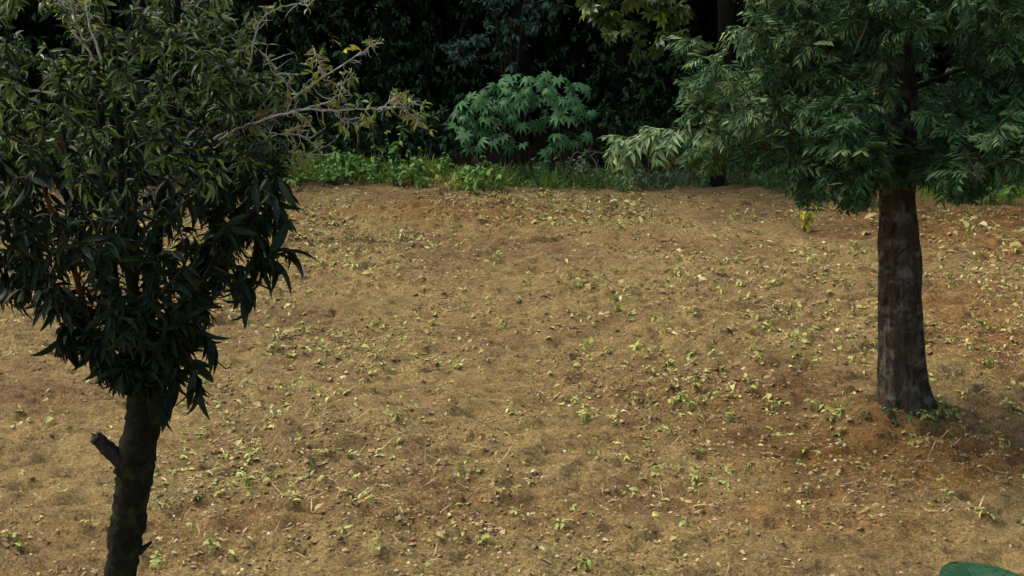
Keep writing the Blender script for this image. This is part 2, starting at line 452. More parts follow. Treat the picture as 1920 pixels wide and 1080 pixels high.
V = np.stack([GX, GY, GZ], -1).reshape(-1, 3)
nx, ny = len(gx), len(gy)
i = (np.arange(ny - 1)[:, None] * nx + np.arange(nx - 1)[None]).ravel()
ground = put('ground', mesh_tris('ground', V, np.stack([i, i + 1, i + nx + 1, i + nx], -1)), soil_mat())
tag(ground, 'bare tilled brown soil of the clearing', 'soil', kind='structure')
def GP(x, y):
    p = on_ground(x, y)
    for _ in range(3):
        p = on_ground(x, y, float(ground_h(p[0], p[1])))
    return p

# ------------------------------------------------------------------ growing twigs
def grow(nodes, targets, rng, bend=0.12, steps=5, down_pen=1.6, sag=0.0):
    """each target is tied to the nearest existing branch point by a curved twig"""
    nodes = [np.asarray(n, float) for n in nodes]
    base = nodes[0]
    order = np.argsort(np.linalg.norm(targets - base, axis=1))
    N = np.zeros((len(nodes) + len(targets) * 3, 3)); k = len(nodes); N[:k] = nodes
    twigs = []
    for t in targets[order]:
        d = N[:k] - t
        dist = np.linalg.norm(d, axis=1) + down_pen * np.clip(d[:, 2], 0, None)
        p = N[np.argmin(dist)]
        L = np.linalg.norm(t - p)
        if L < 0.02: continue
        s = np.linspace(0, 1, steps)[:, None]
        q = p + (t - p) * s + rng.normal(0, bend * L, 3) * np.sin(np.pi * s) + np.array([0, 0, sag * L]) * np.sin(np.pi * s)
        twigs.append(q)
        N[k] = q[2]; N[k + 1] = q[3]; N[k + 2] = t; k += 3
    return twigs
def leaves_along(twigs, per, rng, out=0.9, droop=0.4, start=0.35, smin=0.08, smax=0.14):
    P, D = [], []
    for q in twigs:
        n = max(1, int(rng.poisson(per)))
        s = start + (1 - start) * rng.random(n)
        s[0] = 1.0
        m = len(q) - 1
        a = np.minimum((s * m).astype(int), m - 1); f = (s * m - a)[:, None]
        pos = q[a] * (1 - f) + q[a + 1] * f
        tan = unit(q[a + 1] - q[a])
        rad = rng.normal(0, 1, (n, 3)); rad -= tan * np.sum(rad * tan, 1, keepdims=True)
        d = unit(tan * rng.uniform(0.2, 0.9, (n, 1)) + unit(rad) * out)
        d[:, 2] -= droop * rng.uniform(0.3, 1.6, n)
        P.append(pos); D.append(unit(d))
    P, D = np.concatenate(P), np.concatenate(D)
    S = rng.uniform(smin, smax, len(P))
    return P, D, S
def foliage(root, part, crown_mat, tmpls, P, D, S, rng, n_single=300, roll=0.6, leaf_name='leaf', front=None, which=None):
    """largest-looking leaves as objects of their own, the rest one mesh"""
    base = np.array(root.location)
    M = frames(D, roll=rng.normal(0, roll, len(P)))
    w = rng.integers(0, len(tmpls), len(P)) if which is None else which
    x, y, dep = project(P)
    score = S / dep
    vis = (x > -10) & (x < 1930) & (y > -10) & (y < 1090)
    if front is not None: score = score * np.where(P[:, 1] < front, 1.0, 0.5)
    score = np.where(vis, score, 0)
    idx = np.argsort(-score)
    one = idx[:n_single] if len(P) > n_single else idx
    rest = np.setdiff1d(np.arange(len(P)), one)
    L = P - base
    if len(rest):
        cr = put(part, scatter_mesh(part, tmpls, w[rest], L[rest], M[rest], S[rest]), crown_mat, root)
        cr['kind'] = 'stuff'
    ms = []
    for tv, tf in tmpls:
        me = mesh_tris(leaf_name, tv, tf); me.materials.append(crown_mat); ms.append(me)
    single_objects(leaf_name, ms, w[one], L[one], M[one], S[one], root)
def tubes_part(name, polylines, radii, mat, root, n=5, rng=None, stuff=True):
    base = np.array(root.location)
    parts = [tube(q - base, r, n, rng, 0.06) for q, r in zip(polylines, radii)]
    o = put(name, mesh_tris(name, *join(parts)), mat, root)
    if stuff: o['kind'] = 'stuff'
    return o

# ================================================================== LEFT TREE (long narrow leaves, 4 m away)
rng = np.random.default_rng(11)
YL = 4.0
tr_px = [(226, 1080, 34), (232, 1040, 33), (238, 990, 40), (244, 950, 36), (250, 905, 38), (254, 868, 43), (262, 820, 38), (270, 775, 37), (274, 735, 42), (268, 700, 54)]
pp = [at_y(x, y, YL) for x, y, _ in tr_px]
base = np.array([pp[0][0] - 0.02, YL, 0.0]); base[2] = ground_h(base[0], base[1]) - 0.03
left = empty('broadleaf_tree', (base[0], base[1], 0.0))
tag(left, 'mossy crooked small tree with long narrow dark leaves and bare lichen twigs', 'tree')
pxm = lambda Y, y: F_PX / ((at_y(960, y, Y) - CAM) @ _f)
tp = [base, base + (pp[0] - base) * .35 + (0.015, 0, 0), base + (pp[0] - base) * .7] + pp
trd = [0.085, 0.066, 0.060] + [w / pxm(YL, y) for _, y, w in tr_px]
path = smooth_path(tp, 60); rad = np.interp(np.linspace(0, len(tp) - 1, 60), range(len(tp)), trd)
for k in range(60):
    path[k, :2] += rng.normal(0, 0.0022, 2)
rad = rad * .84 * (1 + .10 * vnoise(path[:, 2] * 3, path[:, 2] * 0, .12, 4))
tv, tf = tube(path - np.array(left.location), rad, 22, rng, 0.06)
trunk = put('trunk', mesh_tris('trunk', tv, tf), MAT['bark_left'], left)
lloc = np.array(left.location)
def limb(name, pts, r0, r1, mat, parent, loc, n=9, k=16, rough=.05):
    q = smooth_path(pts, k)
    v, f = tube(q - loc, np.linspace(r0, r1, k), n, rng, rough)
    put(name, mesh_tris(name, v, f), mat, parent)
    return q
# sawn-off stub and a little snag
limb('branch_stub', [at_y(236, 872, YL), at_y(212, 850, YL - .02), at_y(186, 826, YL - .04), at_y(178, 819, YL - .045)], .029, .020, MAT['bark_stub'], trunk, lloc, 12, 16, .12)
for a, b in (((190, 822), (170, 812)), ((182, 832), (176, 824)), ((186, 820), (182, 811))):
    limb('splinter', [at_y(*a, YL - .045), at_y(*b, YL - .05)], .008, .002, MAT['bark_stub'], trunk, lloc, 5, 4)
limb('branch_stub', [at_y(262, 1034, YL), at_y(284, 1016, YL - .01)], .014, .004, MAT['bark_left'], trunk, lloc, 7, 6)
fork = pp[-1]
limb_px = [
    ([(262, 710), (225, 700), (190, 660), (165, 600), (150, 545), (128, 470), (90, 380), (60, 250)], -.05, .016, .006, 'bark_red'),
    ([(262, 720), (235, 640), (215, 540), (205, 420), (195, 280), (180, 120), (165, -60)], .10, .024, .008, 'bark_left'),
    ([(268, 720), (275, 620), (290, 500), (300, 380), (320, 240), (330, 80), (335, -100)], -.06, .026, .009, 'bark_left'),
    ([(275, 720), (310, 640), (345, 560), (380, 480), (410, 400), (435, 320), (455, 235), (470, 120)], .04, .020, .008, 'bark_left'),
    ([(270, 720), (300, 670), (330, 640), (350, 600), (395, 500), (440, 430), (470, 400), (500, 360)], -.16, .014, .005, 'bark_left'),
    ([(262, 720), (240, 650), (180, 500), (120, 360), (40, 240), (-40, 120)], .22, .020, .007, 'bark_left'),
    ([(265, 720), (250, 600), (250, 440), (240, 300), (250, 150), (270, -50)], .30, .022, .008, 'bark_left'),
    ([(262, 720), (200, 670), (130, 590), (60, 500), (-20, 400), (-90, 300)], -.12, .014, .006, 'bark_left'),
    ([(268, 720), (262, 620), (240, 500), (230, 380), (225, 240), (200, 80), (190, -90)], -.26, .020, .007, 'bark_left'),
]
nodes = []
for pts, dy, r0, r1, mt in limb_px:
    q = [at_y(x, y, YL + dy * min(1, 0.15 + i / (len(pts) - 1) * 1.2)) for i, (x, y) in enumerate(pts)]
    q[0] = fork + (q[0] - fork) * 0.4
    q = limb('branch', q, r0, r1, MAT[mt], left, lloc)
    nodes += list(q[3:])
# crown outline in metres, read off the photo rows at the trunk's distance
rows = [(730, 238, 318), (690, 190, 345), (640, 150, 375), (590, 105, 400), (540, 40, 435), (480, -10, 472), (400, -60, 508), (320, -120, 522), (220, -150, 506), (100, -165, 500), (0, -170, 490), (-150, -165, 470), (-420, -100, 420), (-650, 60, 320)]
rz = np.array([at_y(0, r[0], YL)[2] for r in rows]); rl = np.array([at_y(r[1], r[0], YL)[0] for r in rows]); rr = np.array([at_y(r[2], r[0], YL)[0] for r in rows])
def left_targets(n, zlo, zhi):
    out = []
    while len(out) < n:
        z = rng.uniform(zlo, zhi); a, b = np.interp(z, rz, rl), np.interp(z, rz, rr)
        u, v = rng.uniform(-1, 1, 2)
        if u * u + v * v > 1 or u * u + v * v < rng.random() * .8: continue
        x = (a + b) / 2 + u * (b - a) / 2 * 0.93
        y = YL + v * (b - a) * 0.46
        p = np.array([x, y, z])
        # daylight gaps low in the crown
        g = [(152, 510, 34), (212, 655, 22), (120, 590, 16), (95, 500, 14)]
        px, py, _ = project(p)
        if any((px[0] - c[0]) ** 2 + (py[0] - c[1]) ** 2 < c[2] ** 2 for c in g) and rng.random() < .85: continue
        out.append(p)
    return np.array(out)
lowT = left_targets(430, 1.68, 2.42)
midT = left_targets(340, 2.42, 2.95)
topT = left_targets(150, 2.95, 4.0)
midT = np.concatenate([midT, np.array([at_y(rng.uniform(415, 532), rng.uniform(110, 330), YL + rng.normal(0, .12)) for _ in range(46)])])
lowT = np.concatenate([lowT, np.array([at_y(rng.uniform(400, 520), rng.uniform(320, 440), YL + rng.normal(-.05, .12)) for _ in range(30)])])
twl = grow(nodes, lowT, rng, sag=.1); twm = grow(nodes + [q[2] for q in twl], midT, rng); twt = grow(nodes + [q[2] for q in twm], topT, rng)
extra = [np.array([at_y(x, y, YL - .12) for x, y in pts]) for pts in (
    [(430, 440), (462, 482), (490, 488), (512, 480), (538, 470)], [(455, 415), (478, 395), (492, 372), (505, 350), (520, 330)],
    [(360, 600), (372, 610), (380, 622), (388, 630), (392, 636)], [(340, 650), (352, 668), (362, 686), (368, 700), (372, 712)],
    [(60, 480), (48, 500), (40, 515), (36, 524), (32, 534)], [(330, 690), (326, 705), (322, 715), (320, 722), (318, 730)],
    [(420, 470), (440, 495), (452, 515), (460, 530), (466, 545)], [(440, 430), (470, 430), (480, 440), (485, 450), (488, 462)], [(20, 470), (14, 490), (10, 505), (8, 515), (4, 528)], [(110, 590), (112, 605), (116, 615), (118, 622), (120, 630)],
    [(400, 500), (425, 512), (445, 522), (462, 530), (470, 534)])]
allt = twl + twm + twt + extra
tubes_part('twigs', allt, [np.linspace(.0045, .0016, len(q)) for q in allt], MAT['twig'], left, 4)
TL = [blade(.20, .35, .9, 4), blade(.17, .3, 1.5, 4), blade(.24, .45, .5, 4, .75), blade(.15, .25, 2.1, 4, twist=.8), blade(.20, .5, 1.1, 4, twist=-.7)]
P1, D1, S1 = leaves_along(twl + extra, 11, rng, 0.8, 0.8, .25, .05, .105)
P1b, D1b, S1b = leaves_along(extra, 10, rng, 0.6, .9, .2, .10, .16)
P2, D2, S2 = leaves_along(twm, 22, rng, 0.9, 0.3, .2, .035, .075)
P3, D3, S3 = leaves_along(twt, 14, rng, 0.9, 0.30, .25, .05, .10)
# where both kinds of leaf mix: pale ones paint skylight on the upper crown, dark ones paint shade below
P = np.concatenate([P1, P1b, P2, P3]); D = np.concatenate([D1, D1b, D2, D3]); S = np.concatenate([S1, S1b, S2, S3])
toplit = rng.random(len(P)) < np.clip((P[:, 2] - 2.22) / 0.45, 0, .8)
foliage(left, 'foliage', MAT['left_leaf'], TL, P[~toplit], D[~toplit], S[~toplit], rng, 220, .9, front=YL)
TY = [blade(.15, .35, 1.4, 3), blade(.13, .3, 2.2, 3, twist=.6), blade(.18, .4, .8, 3), blade(.14, .25, 3.0, 4, twist=-.5)]
foliage(left, 'toplit_foliage', MAT['left_toplit_leaf'], TY, P[toplit], D[toplit], S[toplit] * .92, rng, 80, .9, 'toplit_leaf', front=YL)
# bare lichen-grey branches reaching out on the right
bare_px = [
    ([(400, 262), (440, 240), (480, 222), (535, 193), (580, 163), (628, 130), (687, 93), (702, 81)], .011, .0035),
    ([(410, 262), (450, 240), (480, 230), (554, 207), (610, 207), (665, 205), (717, 202), (754, 202), (776, 222), (787, 237)], .0105, .0025),
    ([(554, 207), (610, 193), (635, 178), (643, 159), (658, 130)], .006, .002),
    ([(440, 240), (480, 240), (502, 267), (528, 281), (572, 289), (610, 274)], .008, .0025),
    ([(520, 214), (554, 212), (572, 222), (584, 240)], .005, .002),
    ([(625, 206), (643, 226), (668, 231), (691, 237)], .004, .0015),
    ([(717, 202), (735, 190), (752, 196), (776, 193)], .0035, .0015),
    ([(480, 240), (512, 250), (548, 250), (580, 262), (604, 290)], .006, .002),
    ([(466, 130), (480, 60), (502, 26), (554, 7), (587, 2)], .007, .002),
    ([(500, 265), (505, 290), (520, 310), (548, 318)], .005, .002),
    ([(180, 120), (150, 60), (135, 10), (125, -40)], .009, .005), ([(190, 110), (165, 40), (160, -10), (150, -50)], .007, .004),
    ([(170, 100), (135, 55), (120, 20), (100, -30)], .006, .003), ([(320, 60), (345, 20), (350, -20)], .005, .003),
    ([(560, 180), (540, 160), (515, 140), (500, 110)], .004, .0015), ([(610, 145), (600, 125), (595, 108), (590, 100)], .0035, .0015)]
bq = []; spur = []
for k, (pts, r0, r1) in enumerate(bare_px):
    q = [at_y(x, y, YL - .02 + .05 * math.sin(k * 2.1 + i * .7) + (.13 if x < 445 and x > 380 else 0) - (.42 if x < 200 else 0)) for i, (x, y) in enumerate(pts)]
    q = smooth_path(q, 4 * len(pts)); q += rng.normal(0, .0015, q.shape); bq.append(q)
    v, f = tube(q - lloc, np.linspace(r0, r1 * .7, len(q)) * .48, 6, rng, .10)
    put('bare_branch', mesh_tris('bare_branch', v, f), MAT['lichen_twig'], left)
    for j in range(3, len(q)):
        for _ in range(rng.integers(0, 5)):
            d = unit(rng.normal(0, 1, 3) + np.array([.5, 0, .25])); L = rng.uniform(.01, .05) * (1.8 if rng.random() < .15 else 1)
            s = np.linspace(0, 1, 5)[:, None]
            spur.append(q[j] + d * L * s + rng.normal(0, .1 * L, 3) * np.sin(np.pi * s))
tubes_part('spur_twigs', spur, [np.linspace(.0017, .0006, 5) for q in spur], MAT['lichen_twig'], left, 4)
sel = [q for q in spur if rng.random() < .40]
P, D, S = leaves_along(sel, 3, rng, .9, .1, .5, .016, .038)
foliage(left, 'spur_foliage', MAT['spur_leaf'], [blade(.34, .3, .5, 2), blade(.28, .4, .8, 2)], P, D, S, rng, 120, .8, 'spur_leaf')
yl = np.array([at_y(x, y, YL) for x, y in ((645, 92), (655, 84), (650, 100), (640, 88), (660, 96), (787, 232), (783, 228), (640, 100))])
foliage(left, 'x', MAT['yellow_leaf'], [blade(.3, .3, .5, 2)], yl, unit(rng.normal(0, 1, (len(yl), 3)) + (0, 0, .5)), np.full(len(yl), .04), rng, 50, .8, 'yellow_leaf')

# ================================================================== RIGHT TREE (feathery leaves)
rng = np.random.default_rng(23)
rbase = np.array([RT[0], RT[1], float(ground_h(RT[0], RT[1]))]); YR = rbase[1]
right = empty('feathery_tree', (rbase[0], rbase[1], rbase[2] - .04))
tag(right, 'straight grey-barked tree with feathery drooping leaves standing on the soil', 'tree')
rloc = np.array(right.location)
prof = [(792, 1697, 58), (768, 1696, 51.5), (745, 1695, 47), (715, 1693, 43.5), (670, 1692, 40.5), (620, 1690, 39), (560, 1687, 37.5), (500, 1686, 36.5), (430, 1684, 34.5), (380, 1683, 33), (300, 1682, 34), (150, 1680, 32), (0, 1679, 30)]
tp = [at_y(x, y, YR) for y, x, w in prof]; trr = [w / pxm(YR, y) for y, x, w in prof]
tp += [tp[-1] + np.array([0.02, 0, 1.5]), tp[-1] + np.array([0, 0.05, 3.2]), tp[-1] + np.array([0.03, 0, 5.0])]; trr += [.085, .055, .02]
K, NS = 150, 84
path = smooth_path(tp, K); rad = np.interp(np.linspace(0, len(tp) - 1, K), range(len(tp)), trr)
tv, tf = tube(path - rloc, rad, NS, None, 0)
ang = np.arctan2(tv[:, 1], tv[:, 0]); zz = tv[:, 2]
ctr = np.stack([np.interp(zz, path[:, 2] - rloc[2], path[:, 0] - rloc[0]), np.interp(zz, path[:, 2] - rloc[2], path[:, 1] - rloc[1])], -1)
rv = tv[:, :2] - ctr; a2 = np.arctan2(rv[:, 1], rv[:, 0])
flare = np.exp(-np.clip(zz, 0, 9) / 0.16)
butt = 0.07 * flare * np.cos(5 * a2 + 0.6) + 0.03 * flare * np.cos(8 * a2)
lump = 0.12 * flare + 0.24 * vnoise(np.cos(a2) * 1.2 + 3, zz * 1.4 + np.sin(a2), .30, 3) + 0.10 * vnoise(np.cos(a2) * 2 + np.sin(a2) * 2.7, zz * .8, .10, 5)
ridge = 0.07 * vnoise(np.cos(a2) * 3.2, np.sin(a2) * 3.2 + zz * .9, .30, 2) + 0.06 * vnoise(np.cos(a2) * 5 + zz * .7, np.sin(a2) * 5, .28, 7)
tv[:, :2] = ctr + rv * (1 + butt + lump + ridge)[:, None]
rtrunk = put('trunk', mesh_tris('trunk', tv, tf), MAT['bark_right'], right)
nodes = []
limbs = []
ga = 0.0
for k in range(34):
    z = 1.62 + k * 0.135
    ga += 2.399
    Lr = (1.25 if z < 3 else 1.5 - .2 * (z - 3)) * rng.uniform(.8, 1.1)
    d = np.array([math.cos(ga), math.sin(ga), 0])
    c = np.array([np.interp(z, path[:, 2], path[:, 0]), np.interp(z, path[:, 2], path[:, 1]), z])
    limbs.append(([c, c + d * Lr * .35 + (0, 0, .20), c + d * Lr * .7 + (0, 0, .22), c + d * Lr + (0, 0, .06)], .024, .007))
# the long low bough that reaches out to the left, and hanging boughs low on both sides
c = np.array([path[0][0], YR, 1.75])
limbs.append(([at_y(1680, 300, YR), at_y(1560, 262, YR - .2), at_y(1420, 240, YR - .3), at_y(1290, 238, YR - .3), at_y(1200, 252, YR - .3)], .022, .005))
limbs.append(([at_y(1682, 320, YR), at_y(1620, 290, YR - .35), at_y(1560, 320, YR - .5), at_y(1530, 360, YR - .55)], .018, .005))
limbs.append(([at_y(1684, 310, YR), at_y(1740, 285, YR - .3), at_y(1790, 310, YR - .4), at_y(1830, 345, YR - .4)], .018, .005))
for pts, r0, r1 in limbs:
    q = limb('branch', pts, r0 * .75, r1 * .7, MAT['limb_right'], right, rloc, 7, 12)
    nodes += list(q[3:])
def right_targets(n, zlo, zhi, rmax):
    out = []
    tocam = math.atan2(CAM[1] - YR, CAM[0] - rbase[0])
    while len(out) < n:
        z = rng.uniform(zlo, zhi); a = rng.uniform(-np.pi, np.pi)
        low = 1.0 if z > 2.0 else np.clip(0.62 + .38 * (z - 1.45) / .55, .3, 1)
        r = rmax * low * math.sqrt(rng.uniform(.12, 1.0)) * (0.86 + .28 * vnoise(np.array([a * 2.2]), np.array([z * 2.5]), 1.0, 4)[0] * 2)
        da = (a - tocam + np.pi) % (2 * np.pi) - np.pi
        if abs(da) < 0.26 and 1.95 < z < 2.5: continue       # open gap between the boughs on the house side
        if abs(da) > 2.2 and z < 1.75: continue
        x = rbase[0] + math.cos(a) * r; y = YR + math.sin(a) * r
        out.append((x, y, z))
    return np.array(out)
cc = right_targets(62, 1.55, 2.85, 1.36)
T = np.concatenate([right_targets(110, 1.6, 2.85, 1.25), np.repeat(cc, 5, 0) + rng.normal(0, .085, (62 * 5, 3)), right_targets(420, 2.75, 5.0, 1.75)])
hang = []
for (x0, x1, y0, y1, dy, n) in ((1400, 1640, 190, 330, -.55, 42), (1500, 1620, 330, 372, -.5, 14), (1740, 1920, 190, 340, -.5, 36), (1780, 1830, 330, 360, -.45, 8), (1290, 1440, 60, 300, -.3, 40), (1800, 1930, 70, 260, -.55, 26), (1620, 1760, 285, 345, -.35, 26), (1400, 1600, 0, 150, -.4, 26), (1700, 1800, 0, 60, -.5, 12), (1610, 1700, 0, 90, -.5, 16), (1560, 1650, 190, 300, -.6, 12)):
    for _ in range(n):
        hang.append(at_y(rng.uniform(x0, x1), rng.uniform(y0, y1), YR + dy + rng.normal(0, .14)))
T = np.concatenate([T, np.array(hang)])
tx, ty, _ = project(T)
T = T[(ty < 322) | ((tx > 1490) & (tx < 1620) & (ty < 372)) | ((tx > 1770) & (tx < 1840) & (ty < 352))]
tw = grow(nodes, T, rng, sag=.25)
tubes_part('twigs', tw, [np.linspace(.006, .002, len(q)) for q in tw], MAT['twig'], right, 4)
TF = [frond(rng, 4, .7, .062, .46), frond(rng, 4, 1.0, .07, .5), frond(rng, 3, .4, .075, .55), frond(rng, 4, 1.4, .06, .42), frond(rng, 5, -.2, .055, .4)]
P, D, S = leaves_along(tw, 15, rng, 1.0, .22, .3, .065, .135)
isl = rng.random(len(P)) < np.clip(.08 + .9 * vnoise(P[:, 0], P[:, 2], .35, 6) + .28 * ((P[:, 0] > rbase[0] + .42) | (P[:, 0] < rbase[0] - .95)) * (P[:, 2] > 1.9), .02, .5)  # extra pale fronds on the outer flanks paint sunlight on the crown
foliage(right, 'foliage', MAT['feather'], TF, P[~isl], D[~isl], S[~isl], rng, 230, .6, 'frond', front=YR - .2)
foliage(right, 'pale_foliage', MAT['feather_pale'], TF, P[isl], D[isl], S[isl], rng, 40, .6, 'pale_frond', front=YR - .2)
lowb = []
for x, y in [(1165, 262), (1185, 262), (1205, 255), (1225, 252), (1245, 248), (1262, 246), (1285, 240), (1300, 236), (1322, 236), (1340, 240), (1360, 236), (1385, 240), (1400, 244), (1240, 262), (1300, 262), (1180, 280), (1350, 262)]:
    a = at_y(x, y, YR - .3 + rng.normal(0, .05)); b = a + np.array([rng.uniform(.05, .14), 0, .02])
    lowb.append(np.linspace(b, a, 5))
tubes_part('low_twigs', lowb, [np.linspace(.005, .002, 5) for q in lowb], MAT['twig'], right, 4)
P, D, S = leaves_along(lowb, 5, rng, .7, .55, .5, .13, .2)
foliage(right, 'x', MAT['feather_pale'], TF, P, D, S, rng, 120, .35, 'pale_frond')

# ================================================================== PALMATE BUSH at the wood's edge
rng = np.random.default_rng(31)
def bush(name, label, cat, base, targets, tmpls, mat, size, per_target=1, stem_mat=None, stems=4, singles=300, droop=.5, group=None, face=None, leafname='leaf', petiole=.006, stem_r=.022):
    root = empty(name, base)
    tag(root, label, cat, group)
    b = np.array(base, float)
    targets = np.asarray(targets)
    top = targets[np.argsort(-targets[:, 2])[:max(3, len(targets) // 3)]]
    nodes = []
    for k in range(stems):
        t = top[rng.integers(len(top))]
        t = b + (t - b) * np.array([.55, .55, .75])
        q = smooth_path([b + rng.normal(0, .04, 3) * (1, 1, 0), b + (t - b) * .45 + rng.normal(0, .05, 3), t], 9)
        v, f = tube(q - b, np.linspace(stem_r, stem_r * .45, 9), 6, rng, .05)
        put('stem', mesh_tris('stem', v, f), stem_mat or MAT['green_stem'], root)
        nodes += list(q[2:])
    tw = grow(nodes, targets, rng, .1, 5, 1.2, .15)
    tubes_part('twigs', tw, [np.linspace(petiole, petiole * .5, len(q)) for q in tw], stem_mat or MAT['green_stem'], root, 4)
    if per_target == 1:
        P = np.array([q[-1] for q in tw]); ctr = targets.mean(0)
        out = unit((P - ctr) * (1, 1, .3) + rng.normal(0, .25, P.shape) + (np.array(face) if face is not None else 0))
        out[:, 2] -= droop * rng.uniform(.5, 1.4, len(P))
        D = unit(out); S = rng.uniform(*size, len(P))
    else:
        P, D, S = leaves_along(tw, per_target, rng, .9, droop, .3, *size)
    foliage(root, 'foliage', mat, tmpls, P, D, S, rng, singles, .35, leafname)
    return root
PB = [palmate(8, 2.5, .15, rng=rng, notch=.5, cup=.5), palmate(8, 2.6, .13, rng=rng, cup=.9, notch=.48), palmate(7, 2.3, .15, rng=rng, cup=.2, notch=.5), palmate(9, 2.6, .12, rng=rng, cup=.7, notch=.45)]
pb = GP(985, 338); YP = pb[1] + .5
pb = np.array([at_y(985, 330, YP)[0], YP, float(ground_h(at_y(985, 330, YP)[0], YP))])
pts = []
for (x, y) in [(870, 195), (905, 182), (935, 165), (965, 148), (985, 160), (1010, 158), (1040, 150), (1070, 165), (1095, 172), (900, 205), (930, 195), (950, 205), (985, 190), (1000, 185), (1030, 185), (1060, 195), (1085, 205), (1098, 222), (860, 210),
               (865, 230), (885, 240), (905, 225), (930, 228), (870, 255), (980, 232), (1020, 232), (1000, 240), (1040, 225), (915, 255), (945, 250), (890, 280), (960, 275), (1050, 260), (1075, 268), (1095, 262), (1030, 290), (1015, 285), (880, 215), (1060, 215), (975, 172), (1025, 170), (955, 180), (920, 212), (1075, 185), (945, 225)]:
    for _ in range(3):
        pts.append(at_y(x + rng.normal(0, 9), y + rng.normal(0, 7) - 5, YP - .55 + rng.uniform(-.15, .35)))
for _ in range(34):
    a = rng.uniform(0, np.pi); r = rng.uniform(.3, .95)
    pts.append(pb + np.array([math.cos(a) * r, math.sin(a) * r * .8, rng.uniform(.75, 1.5 - .35 * r)]))
bush('palmate_bush', 'dark green bush with large star-shaped lobed leaves at edge of the wood', 'bush', pb, pts, PB, MAT['palm_leaf'], (.10, .175), 1, MAT['twig'], 5, 300, .75, face=(0, -.75, 0), stem_r=.03)

# ================================================================== blue-green shrub behind it
YB = 19.6
pts = []
for t in np.linspace(0, 1, 70):
    x = 835 + 215 * t + rng.normal(0, 14); y = 108 - 100 * t + rng.normal(0, 22)
    pts.append(at_y(x, y, YB + rng.normal(0, .2)))
for _ in range(50):
    pts.append(at_y(rng.uniform(840, 1060), rng.uniform(-120, 20), YB + rng.normal(.2, .3)))
bb = at_y(960, 200, YB); bb[2] = ground_h(bb[0], bb[1])
bush('leafy_shrub', 'bluish green small-leaved shrub rising behind the star-leaved bush', 'shrub', bb, pts, [blade(.4, .3, .5, 3), blade(.34, .3, .8, 3)], MAT['blue_leaf'], (.08, .14), 9, MAT['twig'], 4, 200, .3)

# ================================================================== FOREST
rng = np.random.default_rng(47)
TFo = [blade(.48, .3, .5, 1), blade(.43, .3, .9, 1)]
def forest_tree(x, y, h, zlo, rad, label, n=3400, extra=None):
    root = empty('forest_tree', (x, y, float(ground_h(x, y, False))))
    tag(root, label, 'tree', 'tall trees of the wood')
    b = np.array(root.location)
    q = smooth_path([(0, 0, -.1), (rng.normal(0, .1), rng.normal(0, .1), h * .4), (rng.normal(0, .25), rng.normal(0, .25), h * .9)], 14)
    v, f = tube(q, np.linspace(.19, .05, 14), 12, rng, .06)
    put('trunk', mesh_tris('trunk', v, f), MAT['bark_forest'], root)
    for k in range(7):
        s = q[rng.integers(4, 12)]; a = rng.uniform(0, 2 * np.pi)
        e = s + np.array([math.cos(a) * rad * .7, math.sin(a) * rad * .7, rng.uniform(.2, 1.0)])
        v, f = tube(smooth_path([s, (s + e) / 2 + (0, 0, .2), e], 7), np.linspace(.06, .015, 7), 6, rng, .05)
        put('branch', mesh_tris('branch', v, f), MAT['bark_forest'], root)
    P = []
    nc = 26
    cl = []
    while len(cl) < nc:
        u = rng.uniform(-1, 1, 3)
        if np.linalg.norm(u) < 1: cl.append(u)
    cl = np.array(cl)
    for c in cl:
        m = n // nc
        d = rng.normal(0, .26, (m, 3))
        P.append(c + d)
    P = np.concatenate(P)
    P = P * np.array([rad, rad, (h - zlo) / 2]) + np.array([0, 0, (h + zlo) / 2])
    P[:, 2] = np.maximum(P[:, 2], zlo + rng.uniform(-.2, .5, len(P)))
    D = unit(rng.normal(0, 1, P.shape) + (0, 0, -.4)); S = rng.uniform(.16, .34, len(P))
    M = frames(D, roll=rng.normal(0, .8, len(P)))
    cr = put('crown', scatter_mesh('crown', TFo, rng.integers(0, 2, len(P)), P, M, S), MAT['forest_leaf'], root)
    cr['kind'] = 'stuff'
    return root
spots = [(-9.6, 20.4, 9, 2.7), (-6.6, 20.8, 9, 2.8), (-4.2, 21.2, 9, 2.9), (0.15, 21.4, 10, 3.1), (3.4, 21.0, 9, 3.0), (5.6, 20.4, 9, 2.8), (9.4, 20.4, 10, 2.7), (-12.5, 19.5, 10, 2.4), (12.6, 19.5, 10, 2.4),
         (-7.6, 22.8, 11, 2.3), (-4.4, 23.2, 11, 2.3), (-2.0, 22.0, 11, 2.6), (1.9, 22.6, 11, 2.6), (5.0, 22.8, 11, 2.3), (8.2, 22.9, 12, 2.3)]
for k, (x, y, h, zl) in enumerate(spots):  # crowns above the view, added low and dense to darken the wood
    forest_tree(x, y, h, zl, 2.7, 'tall dark tree of the shaded wood, unseen crown shaped dense to shade the undergrowth')
# the depth of the wood: a mass of leaves nobody could count
n = 42000
P = np.stack([rng.uniform(-26, 26, n), 24.5 + rng.random(n) ** 1.3 * 10, rng.random(n) ** 1.15 * 11], -1)
D = unit(rng.normal(0, 1, P.shape)); S = rng.uniform(.45, .8, n)
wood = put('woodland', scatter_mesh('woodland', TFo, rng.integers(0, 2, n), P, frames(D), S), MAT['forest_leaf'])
n = 26000
P = np.stack([rng.uniform(-22, 22, n), 23.8 + rng.random(n) * 5, rng.random(n) * 3.6], -1)
S = rng.uniform(.3, .6, n)
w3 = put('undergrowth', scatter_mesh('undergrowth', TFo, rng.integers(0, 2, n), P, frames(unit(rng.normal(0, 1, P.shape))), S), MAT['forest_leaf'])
tag(w3, 'tangled dark undergrowth between the trunks of the wood', 'undergrowth', kind='stuff')
tag(wood, 'dense black-green depth of the wood behind everything', 'woodland', kind='stuff')
